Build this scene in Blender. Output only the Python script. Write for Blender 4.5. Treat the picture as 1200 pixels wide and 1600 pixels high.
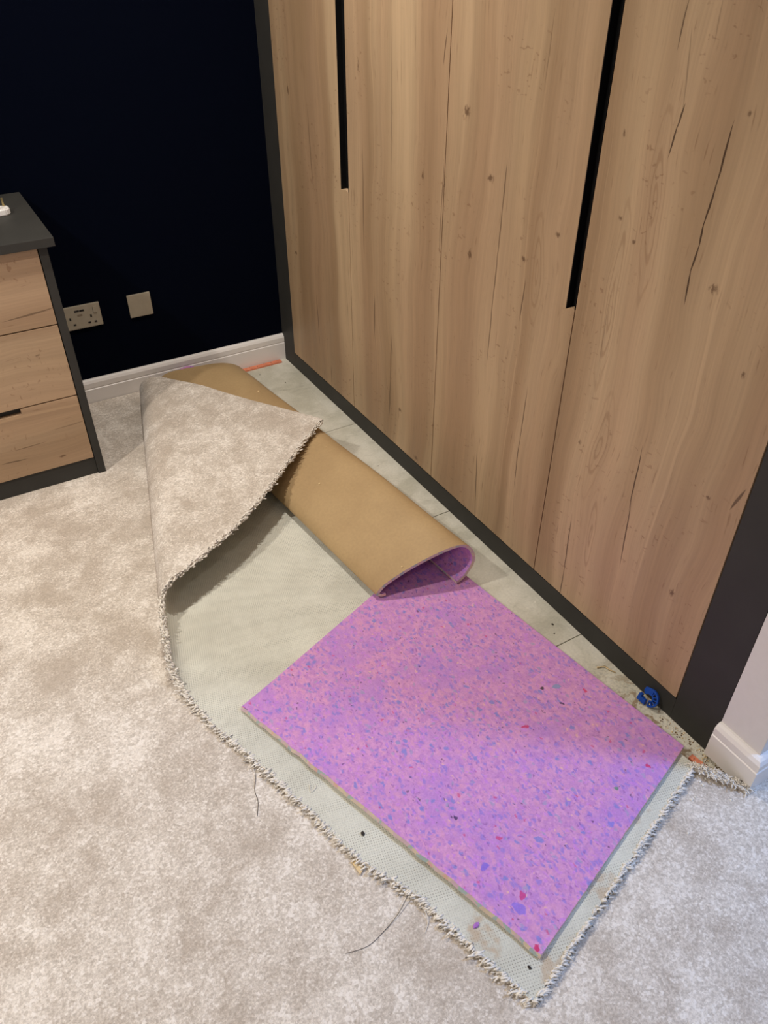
import bpy, bmesh, math, random
from mathutils import Vector, Matrix, noise as mnoise

for o in list(bpy.data.objects):
    bpy.data.objects.remove(o)
SC = bpy.context.scene
COL = SC.collection
random.seed(7)

# ------------------------------------------------------------------ camera
YAW, PIT, ROL = 0.5330, 0.6599, 0.0011
CAM = Vector((-1.1689, -2.8219, 1.5088))
FPX = 1212.94
_f = Vector((math.sin(YAW) * math.cos(PIT), math.cos(YAW) * math.cos(PIT), -math.sin(PIT)))
_r0 = Vector((math.cos(YAW), -math.sin(YAW), 0))
_u0 = _r0.cross(_f)
_r = _r0 * math.cos(ROL) + _u0 * math.sin(ROL)
_u = _u0 * math.cos(ROL) - _r0 * math.sin(ROL)
cd = bpy.data.cameras.new('camera')
cd.sensor_fit = 'HORIZONTAL'
cd.sensor_width = 36
cd.lens = FPX * 36 / 1200
cd.clip_start = 0.02
cam = bpy.data.objects.new('camera', cd)
COL.objects.link(cam)
_m = Matrix((_r, _u, -_f)).transposed().to_4x4()
_m.translation = CAM
cam.matrix_world = _m
SC.camera = cam

# ------------------------------------------------------------------ world, lights, exposure
W = bpy.data.worlds.new('world')
SC.world = W
W.use_nodes = True
W.node_tree.nodes['Background'].inputs[0].default_value = (0.75, 0.80, 0.9, 1)
W.node_tree.nodes['Background'].inputs[1].default_value = 0.0
SC.view_settings.view_transform = 'Standard'
SC.view_settings.look = 'None'
SC.view_settings.exposure = 0.27
SC.view_settings.gamma = 1.0
SC.view_settings.use_curve_mapping = False


def lamp(name, loc, power, color, size=0.09, spread=150):
    l = bpy.data.lights.new(name, 'AREA')
    l.shape = 'DISK'
    l.size = size
    l.energy = power
    l.color = color
    l.spread = math.radians(spread)
    o = bpy.data.objects.new(name, l)
    o.location = loc
    COL.objects.link(o)
    return o


WARM = (1.0, 0.935, 0.86)
lamp('ceiling_lamp_left_offscreen', (-2.15, -1.40, 2.385), 23, WARM)
lamp('ceiling_lamp_right_offscreen', (-0.52, -0.85, 2.385), 14, WARM)
lamp('ceiling_lamp_rear_offscreen', (-2.15, -3.20, 2.385), 7, WARM)
lamp('doorway_light_right_offscreen', (0.75, -3.05, 2.385), 24, (0.32, 0.53, 1.0), 0.25)


# ------------------------------------------------------------------ pixel -> place (1200x1600 frame)
def ray(u, v):
    return _r * ((u - 600) / FPX) - _u * ((v - 800) / FPX) + _f


def onz(u, v, z):
    d = ray(u, v)
    return CAM + d * ((z - CAM.z) / d.z)


def onx(u, v, x):
    d = ray(u, v)
    return CAM + d * ((x - CAM.x) / d.x)


def ony(u, v, y):
    d = ray(u, v)
    return CAM + d * ((y - CAM.y) / d.y)


# ------------------------------------------------------------------ node helper
class NT:
    def __init__(self, name):
        self.mat = bpy.data.materials.new(name)
        self.mat.use_nodes = True
        self.nt = self.mat.node_tree
        self.b = self.nt.nodes['Principled BSDF']
        self.pos = self.nt.nodes.new('ShaderNodeNewGeometry').outputs['Position']

    def put(self, sock, v):
        if hasattr(v, 'is_output'):
            self.nt.links.new(v, sock)
        elif isinstance(v, (tuple, list)) and sock.type == 'RGBA':
            sock.default_value = (v[0], v[1], v[2], 1)
        else:
            sock.default_value = v

    def m(self, op, a, b=0.0, c=0.0, clamp=False):
        n = self.nt.nodes.new('ShaderNodeMath')
        n.operation = op
        n.use_clamp = clamp
        self.put(n.inputs[0], a)
        self.put(n.inputs[1], b)
        if op in ('MULTIPLY_ADD', 'SMOOTH_MIN', 'SMOOTH_MAX', 'WRAP', 'COMPARE'):
            self.put(n.inputs[2], c)
        return n.outputs[0]

    def sep(self, v):
        n = self.nt.nodes.new('ShaderNodeSeparateXYZ')
        self.put(n.inputs[0], v)
        return n.outputs

    def comb(self, x, y, z=0.0):
        n = self.nt.nodes.new('ShaderNodeCombineXYZ')
        for i, s in enumerate((x, y, z)):
            self.put(n.inputs[i], s)
        return n.outputs[0]

    def noise(self, vec, scale, detail=2.0, rough=0.5, dist=0.0):
        n = self.nt.nodes.new('ShaderNodeTexNoise')
        self.put(n.inputs['Vector'], vec)
        n.inputs['Scale'].default_value = scale
        n.inputs['Detail'].default_value = detail
        n.inputs['Roughness'].default_value = rough
        n.inputs['Distortion'].default_value = dist
        return n.outputs[0], n.outputs[1]

    def voro(self, vec, scale, rnd=1.0):
        n = self.nt.nodes.new('ShaderNodeTexVoronoi')
        self.put(n.inputs['Vector'], vec)
        n.inputs['Scale'].default_value = scale
        n.inputs['Randomness'].default_value = rnd
        return n.outputs['Distance'], n.outputs['Color']

    def mapr(self, v, a, b, c=0.0, d=1.0, smooth=True):
        n = self.nt.nodes.new('ShaderNodeMapRange')
        n.interpolation_type = 'SMOOTHSTEP' if smooth else 'LINEAR'
        self.put(n.inputs[0], v)
        for i, x in enumerate((a, b, c, d)):
            n.inputs[i + 1].default_value = x
        return n.outputs[0]

    def mix(self, f, a, b, mode='MIX'):
        n = self.nt.nodes.new('ShaderNodeMix')
        n.data_type = 'RGBA'
        n.blend_type = mode
        self.put(n.inputs[0], f)
        self.put(n.inputs[6], a)
        self.put(n.inputs[7], b)
        return n.outputs[2]

    def vscale(self, vec, s):
        n = self.nt.nodes.new('ShaderNodeVectorMath')
        n.operation = 'MULTIPLY'
        self.put(n.inputs[0], vec)
        n.inputs[1].default_value = s
        return n.outputs[0]

    def vadd(self, a, b):
        n = self.nt.nodes.new('ShaderNodeVectorMath')
        n.operation = 'ADD'
        self.put(n.inputs[0], a)
        self.put(n.inputs[1], b)
        return n.outputs[0]

    def warp(self, vec, scale, amt, detail=2.0):
        _, c = self.noise(vec, scale, detail)
        n = self.nt.nodes.new('ShaderNodeVectorMath')
        n.operation = 'MULTIPLY_ADD'
        self.put(n.inputs[0], c)
        n.inputs[1].default_value = (amt, amt, amt)
        off = self.vadd(vec, (-amt / 2,) * 3)
        self.put(n.inputs[2], off)
        return n.outputs[0]

    def bump(self, h, strength=0.3, dist=0.002):
        n = self.nt.nodes.new('ShaderNodeBump')
        n.inputs['Strength'].default_value = strength
        n.inputs['Distance'].default_value = dist
        self.put(n.inputs['Height'], h)
        self.nt.links.new(n.outputs[0], self.b.inputs['Normal'])

    def done(self, color, rough=0.6, spec=None, metal=None, sheen=None):
        self.put(self.b.inputs['Base Color'], color)
        self.put(self.b.inputs['Roughness'], rough)
        if spec is not None:
            self.b.inputs['Specular IOR Level'].default_value = spec
        if metal is not None:
            self.b.inputs['Metallic'].default_value = metal
        if sheen is not None:
            self.b.inputs['Sheen Weight'].default_value = sheen
        return self.mat


def plain(name, col, rough=0.6, spec=None, metal=None, var=0.06, scale=30.0, bump=0.0):
    t = NT(name)
    f, _ = t.noise(t.pos, scale, 3)
    k = t.mapr(f, 0.25, 0.75, 1 - var, 1 + var, False)
    c = t.mix(1.0, col, t.comb(k, k, k), 'MULTIPLY')
    if bump:
        t.bump(f, bump, 0.001)
    return t.done(c, rough, spec, metal)


def srgb(r, g, b):
    f = lambda c: c / 12.92 / 255 if c <= 10 else ((c / 255 + 0.055) / 1.055) ** 2.4
    return (f(r), f(g), f(b))


# ------------------------------------------------------------------ materials
def wood(name, along, across, cracks=(), knots=(), rings=(), base=None):
    """oak decor; along / across are axis indices, cracks etc. in (across, along) metres"""
    t = NT(name)
    s = t.sep(t.pos)
    g, a = s[along], s[across]
    aw, _ = t.noise(t.comb(a, t.m('MULTIPLY', g, 0.60), 3.1), 3.0, 2.5)
    a2 = t.m('ADD', a, t.m('MULTIPLY', t.m('SUBTRACT', aw, 0.5), 0.10))
    big, _ = t.noise(t.comb(t.m('MULTIPLY', a2, 9.0), t.m('MULTIPLY', g, 0.22), 1.7), 1.0, 1.5)
    mid, _ = t.noise(t.comb(t.m('MULTIPLY', a2, 34.0), t.m('MULTIPLY', g, 1.3), 5.2), 1.0, 3.5)
    fine, _ = t.noise(t.comb(t.m('MULTIPLY', a2, 260.0), t.m('MULTIPLY', g, 5.0), 9.4), 1.0, 3)
    c1, c2, c3 = base or (srgb(162, 133, 101), srgb(195, 167, 132), srgb(178, 146, 115))
    col = t.mix(t.mapr(big, 0.32, 0.68), c1, c2)
    hue, _ = t.noise(t.comb(t.m('MULTIPLY', a2, 5.0), t.m('MULTIPLY', g, 0.8), 21.0), 1.0, 1)
    col = t.mix(t.m('MULTIPLY', t.mapr(hue, 0.40, 0.62), 0.55), col, c3)
    k = t.mapr(mid, 0.25, 0.75, 0.89, 1.08, False)
    col = t.mix(1.0, col, t.comb(k, k, k), 'MULTIPLY')
    k = t.mapr(fine, 0.2, 0.8, 0.90, 1.07, False)
    col = t.mix(1.0, col, t.comb(k, k, k), 'MULTIPLY')
    # pale veins and short dark pores
    ve, _ = t.noise(t.comb(t.m('MULTIPLY', a2, 62.0), t.m('MULTIPLY', g, 0.45), 14.0), 1.0, 1)
    col = t.mix(t.m('MULTIPLY', t.mapr(ve, 0.68, 0.78), 0.30), col, srgb(216, 184, 146))
    po, _ = t.noise(t.comb(t.m('MULTIPLY', a2, 170.0), t.m('MULTIPLY', g, 13.0), 33.0), 1.0, 2)
    col = t.mix(t.m('MULTIPLY', t.mapr(po, 0.63, 0.78), 0.42), col, srgb(112, 78, 52))
    # cross flecks
    fl, _ = t.noise(t.comb(t.m('MULTIPLY', a2, 55.0), t.m('MULTIPLY', g, 95.0), 41.0), 1.0, 1, 0.5, 0.8)
    fm, _ = t.noise(t.comb(t.m('MULTIPLY', a2, 6.0), t.m('MULTIPLY', g, 3.0), 47.0), 1.0, 1)
    flm = t.m('MULTIPLY', t.mapr(fl, 0.66, 0.72), t.mapr(fm, 0.50, 0.60))
    col = t.mix(t.m('MULTIPLY', flm, 0.42), col, srgb(120, 84, 58))
    # cathedral rings
    for (ya, zg, ra, rg, n) in rings:
        da = t.m('DIVIDE', t.m('SUBTRACT', a2, ya), ra)
        dg = t.m('DIVIDE', t.m('SUBTRACT', g, zg), rg)
        nz, _ = t.noise(t.comb(t.m('MULTIPLY', a, 30.0), t.m('MULTIPLY', g, 8.0), 2.0), 1.0, 2)
        rr = t.m('SQRT', t.m('ADD', t.m('MULTIPLY', da, da), t.m('MULTIPLY', dg, dg)))
        ph = t.m('ADD', t.m('MULTIPLY', rr, n * 6.283), t.m('MULTIPLY', nz, 9.0))
        w = t.mapr(t.m('SINE', ph), 0.35, 1.0)
        fall = t.mapr(rr, 0.35, 1.0, 1.0, 0.0)
        col = t.mix(t.m('MULTIPLY', t.m('MULTIPLY', w, fall), 0.30), col, srgb(122, 84, 54))
    wob, _ = t.noise(t.comb(t.m('MULTIPLY', a, 3.0), t.m('MULTIPLY', g, 11.0), 8.0), 1.0, 3)
    wob = t.m('MULTIPLY', t.m('SUBTRACT', wob, 0.5), 0.007)
    aa = t.m('ADD', a, wob)
    for (y0, z0, y1, z1, w, dk) in cracks:
        if z1 < z0:
            y0, z0, y1, z1 = y1, z1, y0, z0
        sl = (y1 - y0) / (z1 - z0)
        line = t.m('MULTIPLY_ADD', g, sl, y0 - sl * z0)
        dist = t.m('ABSOLUTE', t.m('SUBTRACT', aa, line))
        tt = t.mapr(g, z0, z1, -1.0, 1.0, False)
        tp = t.m('MULTIPLY', t.m('SUBTRACT', 1.0, t.m('MULTIPLY', tt, tt)), w)
        mask = t.mapr(t.m('SUBTRACT', dist, tp), -w * 0.4, 0.0005, 1.0, 0.0)
        rng = t.m('MULTIPLY', t.m('GREATER_THAN', g, z0), t.m('LESS_THAN', g, z1))
        col = t.mix(t.m('MULTIPLY', t.m('MULTIPLY', mask, rng), dk), col, srgb(58, 36, 22))
    kz, _ = t.noise(t.comb(t.m('MULTIPLY', a, 130.0), t.m('MULTIPLY', g, 70.0), 4.0), 1.0, 3, 0.6)
    for (y, z, ry, rz) in knots:
        da = t.m('DIVIDE', t.m('SUBTRACT', t.m('ADD', a, t.m('MULTIPLY', wob, 0.6)), y), ry)
        dg = t.m('DIVIDE', t.m('SUBTRACT', g, z), rz)
        rr = t.m('SQRT', t.m('ADD', t.m('MULTIPLY', da, da), t.m('MULTIPLY', dg, dg)))
        rr = t.m('ADD', rr, t.m('MULTIPLY', t.m('SUBTRACT', kz, 0.5), 2.6))
        col = t.mix(t.mapr(rr, 0.1, 0.95, 0.75, 0.0), col, srgb(88, 60, 40))
    t.bump(t.m('ADD', fine, t.m('MULTIPLY', mid, 0.4)), 0.08, 0.001)
    rg = t.mapr(mid, 0.2, 0.8, 0.42, 0.56)
    return t.done(col, rg, 0.35)


def carpet_pile(name, lo, hi, soft=1.0):
    t = NT(name)
    p = t.warp(t.pos, 9.0, 0.10, 3)
    blot, _ = t.noise(p, 4.2, 5, 0.62)
    b2, _ = t.noise(p, 17.0, 5, 0.70)
    sp, _ = t.noise(t.pos, 210.0, 3, 0.7)
    fi, _ = t.noise(t.pos, 560.0, 2, 0.6)
    k = t.m('ADD', t.m('MULTIPLY', blot, 0.5), t.m('MULTIPLY', b2, 0.5))
    k2 = t.m('MULTIPLY_ADD', sp, 0.46, t.m('SUBTRACT', k, 0.23))
    mid = tuple((a * 1.15 + b * .85) / 2 for a, b in zip(lo, hi))
    col = t.mix(t.mapr(k2, 0.36, 0.52), lo, mid)
    col = t.mix(t.mapr(k2, 0.47, 0.66, 0.0, soft), col, hi)
    kk = t.mapr(t.m('ADD', sp, fi), 0.65, 1.35, 0.80, 1.15, False)
    col = t.mix(1.0, col, t.comb(kk, kk, kk), 'MULTIPLY')
    fl, fc = t.voro(t.warp(t.pos, 150.0, 0.006), 170.0)
    r = t.sep(fc)[0]
    col = t.mix(t.m('MULTIPLY', t.m('GREATER_THAN', r, 0.78), t.mapr(k2, 0.42, 0.60, 0.06, 0.55)), col, srgb(248, 241, 232))
    col = t.mix(t.m('MULTIPLY', t.m('LESS_THAN', r, 0.16), 0.30), col, tuple(c * .72 for c in lo))
    t.bump(t.m('ADD', sp, t.m('MULTIPLY', fi, 0.7)), 0.5, 0.0035)
    return t.done(col, 0.95, 0.1, sheen=0.2)


def weave():
    t = NT('woven_backing_weave')
    s = t.sep(t.pos)
    th = 1.32
    u = t.m('ADD', t.m('MULTIPLY', s[0], math.cos(th)), t.m('MULTIPLY', s[1], math.sin(th)))
    v = t.m('ADD', t.m('MULTIPLY', s[0], -math.sin(th)), t.m('MULTIPLY', s[1], math.cos(th)))
    K = 6.2832 / 0.0054
    wu = t.m('SINE', t.m('MULTIPLY', u, K))
    wv = t.m('SINE', t.m('MULTIPLY', v, K * 1.08))
    h = t.m('ADD', t.m('ABSOLUTE', wu), t.m('ABSOLUTE', wv))
    hole = t.m('MULTIPLY', t.mapr(wu, 0.0, 0.8), t.mapr(wv, 0.0, 0.8))
    n1, _ = t.noise(t.pos, 7.0, 4, 0.6)
    n2, _ = t.noise(t.pos, 300.0, 2)
    # latex bands: some rows of the weave are filled, some open
    bw, _ = t.noise(t.comb(t.m('MULTIPLY', u, 26.0), t.m('MULTIPLY', v, 2.2), 0.0), 1.0, 2)
    hole = t.m('MULTIPLY', hole, t.mapr(bw, 0.38, 0.60, 0.30, 1.0))
    col = t.mix(t.mapr(n1, 0.3, 0.7), srgb(203, 201, 187), srgb(221, 220, 206))
    col = t.mix(t.m('MULTIPLY', hole, 0.62), col, srgb(98, 94, 78))
    k = t.mapr(n2, 0.3, 0.7, 0.92, 1.06, False)
    col = t.mix(1.0, col, t.comb(k, k, k), 'MULTIPLY')
    # brown glue smears near the cut end
    g1, _ = t.noise(t.pos, 16.0, 3, 0.6)
    near = t.mapr(t.m('ADD', t.m('MULTIPLY', s[0], -0.3), s[1]), -2.06, -1.98, 1.0, 0.0)
    col = t.mix(t.m('MULTIPLY', t.m('MULTIPLY', t.mapr(g1, 0.55, 0.66), near), 0.55), col, srgb(186, 156, 122))
    t.bump(t.m('ADD', h, t.m('MULTIPLY', n2, 0.5)), 0.35, 0.0012)
    return t.done(col, 0.85, 0.2)


def foam(name, spots=()):
    t = NT(name)
    w = t.warp(t.pos, 30.0, 0.022, 2)
    w = t.warp(w, 130.0, 0.010, 2)
    st = t.vscale(w, (1.0, 0.62, 1.0))
    n1, _ = t.noise(t.pos, 9.0, 3)
    n2, _ = t.noise(st, 70.0, 3, 0.6)
    col = t.mix(t.mapr(n2, 0.38, 0.64), srgb(196, 138, 198), srgb(214, 154, 201))
    n3, _ = t.noise(st, 160.0, 2, 0.6)
    col = t.mix(t.mapr(n3, 0.56, 0.68, 0.0, 0.6), col, srgb(220, 166, 210))
    col = t.mix(t.mapr(n3, 0.32, 0.42, 0.5, 0.0), col, srgb(172, 116, 182))
    col = t.mix(t.mapr(n1, 0.48, 0.66, 0.0, 0.6), col, srgb(184, 134, 210))

    def blobs(scale, lo, hi, thr, colr, amt=1.0, off=0.0):
        nonlocal col
        d, c = t.voro(t.vadd(st, (off, off * 1.7, off * 0.3)), scale)
        r = t.sep(c)
        m = t.m('MULTIPLY', t.m('GREATER_THAN', r[0], thr), t.mapr(d, lo, hi, 1.0, 0.0))
        col = t.mix(t.m('MULTIPLY', m, amt), col, colr)

    blobs(70, 0.25, 0.60, 0.50, srgb(218, 157, 193), 0.60, 0.3)
    blobs(105, 0.22, 0.56, 0.62, srgb(150, 126, 208), 0.75, 0.9)
    blobs(120, 0.25, 0.55, 0.70, srgb(202, 136, 218), 0.7, 1.7)
    blobs(72, 0.20, 0.42, 0.86, srgb(140, 134, 204), 0.9, 2.3)
    blobs(85, 0.18, 0.42, 0.88, srgb(158, 156, 192), 0.65, 3.1)
    blobs(150, 0.20, 0.46, 0.86, srgb(150, 98, 168), 0.6, 8.1)
    blobs(95, 0.14, 0.32, 0.945, srgb(206, 84, 136), 0.75, 4.7)
    blobs(150, 0.16, 0.36, 0.955, srgb(92, 66, 100), 0.75, 5.9)
    blobs(120, 0.16, 0.36, 0.95, srgb(234, 186, 172), 0.7, 6.6)
    s = t.sep(w)
    for (x, y, r, c) in spots:
        dx = t.m('SUBTRACT', s[0], x)
        dy = t.m('SUBTRACT', s[1], y)
        rr = t.m('SQRT', t.m('ADD', t.m('MULTIPLY', dx, dx), t.m('MULTIPLY', dy, dy)))
        col = t.mix(t.mapr(rr, r * 0.8, r * 1.15, 0.92, 0.0), col, c)
    f, _ = t.noise(t.pos, 260.0, 3)
    k = t.mapr(f, 0.25, 0.75, 0.90, 1.08, False)
    col = t.mix(1.0, col, t.comb(k, k, k), 'MULTIPLY')
    t.bump(t.m('ADD', n2, f), 0.25, 0.002)
    return t.done(col, 0.8, 0.25)


def foam_edge():
    t = NT('cut_foam_crumb')
    d, c = t.voro(t.warp(t.pos, 60.0, 0.01), 90.0)
    r = t.sep(c)
    col = t.mix(r[0], srgb(216, 200, 172), srgb(204, 176, 190))
    col = t.mix(t.m('MULTIPLY', t.m('GREATER_THAN', r[1], 0.84), 0.6), col, srgb(130, 180, 184))
    col = t.mix(t.m('MULTIPLY', t.m('GREATER_THAN', r[2], 0.88), 0.5), col, srgb(222, 164, 146))
    t.bump(d, 0.5, 0.002)
    return t.done(col, 0.9, 0.1)


def tan_paper():
    t = NT('tan_kraft_paper')
    n, _ = t.noise(t.pos, 5.0, 3)
    f, _ = t.noise(t.pos, 130.0, 3)
    w, _ = t.noise(t.vscale(t.pos, (1.0, 0.3, 1.0)), 28.0, 3, 0.5, 0.6)
    col = t.mix(t.mapr(n, 0.3, 0.7), srgb(172, 144, 104), srgb(184, 156, 114))
    k = t.mapr(f, 0.3, 0.7, 0.95, 1.04, False)
    col = t.mix(1.0, col, t.comb(k, k, k), 'MULTIPLY')
    t.bump(t.m('ADD', w, t.m('MULTIPLY', f, 0.25)), 0.16, 0.004)
    return t.done(col, 0.55, 0.35)


def cement():
    t = NT('grey_cement_board')
    w = t.warp(t.pos, 8.0, 0.1)
    n, _ = t.noise(w, 7.0, 5, 0.6)
    st, _ = t.noise(t.vscale(w, (0.6, 2.2, 1.0)), 10.0, 4, 0.6)
    f, _ = t.noise(t.pos, 160.0, 3)
    col = t.mix(t.mapr(n, 0.35, 0.66), srgb(190, 186, 168), srgb(215, 211, 196))
    col = t.mix(t.mapr(st, 0.54, 0.70, 0.0, 0.4), col, srgb(160, 156, 140))
    # whitish plaster dust and brown grime along the wardrobe's near end
    s = t.sep(t.pos)
    e = t.m('MULTIPLY', t.mapr(s[1], -2.05, -1.85, 1.0, 0.0), t.mapr(f, 0.30, 0.6))
    col = t.mix(t.m('MULTIPLY', e, 0.45), col, srgb(226, 218, 196))
    gr, _ = t.noise(w, 34.0, 4, 0.65)
    g = t.m('MULTIPLY', t.mapr(gr, 0.53, 0.62), t.mapr(s[1], -2.12, -1.92, 0.8, 0.0))
    col = t.mix(g, col, srgb(142, 116, 82))
    k = t.mapr(f, 0.3, 0.7, 0.93, 1.06, False)
    col = t.mix(1.0, col, t.comb(k, k, k), 'MULTIPLY')
    t.bump(t.m('ADD', n, f), 0.2, 0.002)
    return t.done(col, 0.85, 0.2)


def navy_paint():
    t = NT('navy_wall_paint')
    n, _ = t.noise(t.pos, 220.0, 2)
    col = t.mix(n, (0.0009, 0.0019, 0.0060), (0.0016, 0.0028, 0.0084))
    t.bump(n, 0.06, 0.001)
    return t.done(col, 0.9, 0.03)


M_NAVY = navy_paint()
M_WHITEWALL = plain('white_wall_paint', srgb(226, 222, 218), 0.7, 0.2, var=0.02, scale=60, bump=0.05)
M_SKIRT = plain('white_gloss_skirting', srgb(238, 233, 228), 0.35, 0.4, var=0.02, scale=20)
M_CEIL = plain('white_ceiling_paint', srgb(235, 233, 230), 0.8, 0.2, var=0.01)
M_CHAR = plain('charcoal_laminate', srgb(58, 57, 54), 0.55, 0.2, var=0.08, scale=14)
M_BLACK = plain('black_anodised_channel', (0.006, 0.006, 0.006), 0.6, 0.1, var=0.05)
M_PILE = carpet_pile('beige_carpet_pile', srgb(190, 177, 162), srgb(231, 222, 210))
M_WEAVE = weave()
M_EDGE = foam_edge()
M_TAN = tan_paper()
M_CEM = cement()
M_YARN = plain('pale_carpet_yarn', srgb(238, 231, 219), 0.9, 0.1, var=0.15, scale=160)
M_STEEL = plain('satin_steel', srgb(160, 151, 133), 0.45, 0.5, 0.1, var=0.05, scale=60)
M_DARKHOLE = plain('dark_socket_plastic', (0.012, 0.011, 0.010), 0.5, 0.3)
M_WHITEPL = plain('white_plastic', srgb(238, 234, 230), 0.35, 0.45, var=0.02)
M_BRASS = plain('dull_brass', srgb(178, 160, 112), 0.35, 0.5, 0.8, var=0.05)
M_BLUE = plain('blue_plastic', srgb(28, 76, 170), 0.35, 0.5, var=0.08, scale=90)
M_ORANGE = plain('orange_painted_wood', srgb(222, 136, 104), 0.75, 0.2, var=0.22, scale=90, bump=0.2)
M_CHIP = plain('pale_wood_chip', srgb(222, 196, 150), 0.8, 0.2, var=0.12, scale=200)
M_DARKCR = plain('dark_crumb', srgb(56, 50, 46), 0.8, 0.2, var=0.2, scale=200)
M_GREYCR = plain('white_plaster_crumb', srgb(236, 230, 216), 0.85, 0.2, var=0.1, scale=200)
M_PURPCR = plain('lilac_foam_crumb', srgb(176, 120, 200), 0.85, 0.2, var=0.2, scale=200)
M_THREAD = plain('dark_thread', srgb(92, 84, 74), 0.8, 0.2, var=0.1)

_sp = []
for (u, v, r, c) in [(849, 1075, .0058, srgb(62, 54, 58)), (880, 1098, .0045, srgb(84, 62, 104)), (711, 1276, .005, srgb(78, 60, 108)),
                     (838, 1480, .0062, srgb(206, 52, 104)), (821, 1134, .0052, srgb(200, 70, 120)), (1013, 1195, .006, srgb(206, 66, 116)),
                     (956, 1286, .0078, srgb(140, 128, 214)), (870, 1071, .008, srgb(140, 150, 190)), (756, 1354, .0085, srgb(138, 112, 214)),
                     (816, 1397, .0052, srgb(200, 72, 138)), (780, 1308, .0055, srgb(206, 84, 140)), (912, 1077, .005, srgb(212, 78, 120)),
                     (813, 1417, .011, srgb(150, 120, 216)), (962, 1228, .004, srgb(104, 140, 124))]:
    q = onz(u, v, 0.045)
    _sp.append((q.x, q.y, r, c))
M_FOAM = foam('purple_crumb_foam', _sp)
M_FOAM2 = foam('purple_crumb_foam_inner')

_ck = []
for pts, w, dk in [
    ([(1146, 199), (1120, 287), (1100, 350), (1093, 385), (1079, 423), (1071, 471)], .0022, .9),
    ([(1079, 52), (1070, 168)], .0016, .35), ([(1071, 165), (1060, 196), (1046, 241)], .002, .85), ([(1077, 0), (1060, 70)], .0015, .7),
    ([(1002, 707), (985, 790), (971, 877)], .0018, .85), ([(892, 814), (881, 898), (875, 926)], .0018, .8),
    ([(793, 258), (785, 332), (779, 395), (770, 470), (762, 560)], .0024, .6), ([(822, 441), (812, 495)], .002, .7),
    ([(824, 614), (813, 681), (804, 754)], .0016, .75), ([(612, 70), (613, 260)], .002, .5), ([(567, 240), (569, 387)], .0022, .6),
    ([(480, 167), (490, 293)], .003, .4), ([(495, 465), (500, 533)], .003, .55), ([(585, 463), (586, 520)], .003, .7),
    ([(612, 530), (610, 600), (609, 645)], .003, .6), ([(518, 573), (519, 600)], .003, .5), ([(745, 705), (743, 805)], .002, .7),
    ([(687, 390), (690, 330), (694, 260)], .0025, .5), ([(700, 50), (693, 98)], .0025, .6), ([(1166, 768), (1142, 793)], .0035, .7),
    ([(1130, 0), (1118, 60)], .0012, .3), ([(868, 20), (852, 130)], .0015, .3), ([(950, 480), (938, 560)], .0014, .3)]:
    for (p, q) in zip(pts[:-1], pts[1:]):
        A, B = onx(*p, 0), onx(*q, 0)
        ex = 0.15 * (B.z - A.z)
        _ck.append((A.y, A.z - ex, B.y, B.z + ex, w, dk))
_kn = []
for (u, v, a, b) in [(730, 175, .018, .018), (735, 397, .012, .016), (767, 278, .014, .012), (661, 275, .006, .022), (1116, 452, .014, .010),
                     (1161, 586, .010, .008), (906, 690, .006, .008), (1107, 777, .006, .006), (1050, 926, .009, .012), (1173, 178, .006, .006),
                     (976, 207, .005, .008), (970, 340, .006, .006), (991, 378, .006, .006), (872, 367, .008, .008), (625, 640, .016, .008),
                     (463, 395, .010, .008), (560, 102, .006, .020), (450, 140, .008, .02), (820, 405, .012, .008), (650, 715, .014, .010)]:
    A = onx(u, v, 0)
    _kn.append((A.y, A.z, a, b))
_rg = []
for (u, v, ra, rg, n) in [(936, 700, .030, .20, 3.5), (1028, 330, .034, .26, 4), (836, 420, .030, .20, 4), (925, 840, .022, .18, 3), (955, 470, .03, .30, 4)]:
    A = onx(u, v, 0)
    _rg.append((A.y, A.z, ra, rg, n))
M_OAK = wood('oak_decor_doors', 2, 1, _ck, _kn, _rg)
_dc = []
for p, q, w, dk in [((0, 505), (95, 478), .003, .55), ((0, 727), (45, 716), .002, .7), ((80, 673), (140, 655), .0022, .35), ((20, 705), (75, 690), .002, .45)]:
    A, B = ony(*p, -.505), ony(*q, -.505)
    _dc.append((A.z, A.x, B.z, B.x, w, dk))
M_OAKD = wood('oak_decor_drawers', 0, 2, _dc, [(.47, -.99, .006, .010), (.12, -1.0, .006, .014)], (),
              (srgb(160, 133, 104), srgb(190, 163, 132), srgb(176, 146, 117)))


# ------------------------------------------------------------------ object helpers
def link(name, me, mat, parent=None):
    o = bpy.data.objects.new(name, me)
    COL.objects.link(o)
    if mat is not None:
        for m in (mat if isinstance(mat, (list, tuple)) else [mat]):
            me.materials.append(m)
    if parent is not None:
        o.parent = parent
        o.matrix_parent_inverse = parent.matrix_world.inverted()
    return o


def tag(o, label, cat, group=None, kind=None):
    o['label'] = label
    if cat:
        o['category'] = cat
    if group:
        o['group'] = group
    if kind:
        o['kind'] = kind
    return o


def struct(o, label=None):
    o['kind'] = 'structure'
    if label:
        o['label'] = label
    return o


def empty(name, loc, label=None, cat=None, group=None):
    o = bpy.data.objects.new(name, None)
    o.empty_display_size = 0.05
    o.location = loc
    COL.objects.link(o)
    o.matrix_world = Matrix.Translation(loc)
    if label:
        tag(o, label, cat, group)
    return o


def mesh_py(name, verts, faces, smooth=False, midx=None):
    me = bpy.data.meshes.new(name)
    me.from_pydata([tuple(v) for v in verts], [], faces)
    if midx is not None:
        me.polygons.foreach_set('material_index', midx)
    if smooth:
        me.polygons.foreach_set('use_smooth', [True] * len(me.polygons))
    me.update()
    return me


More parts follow.
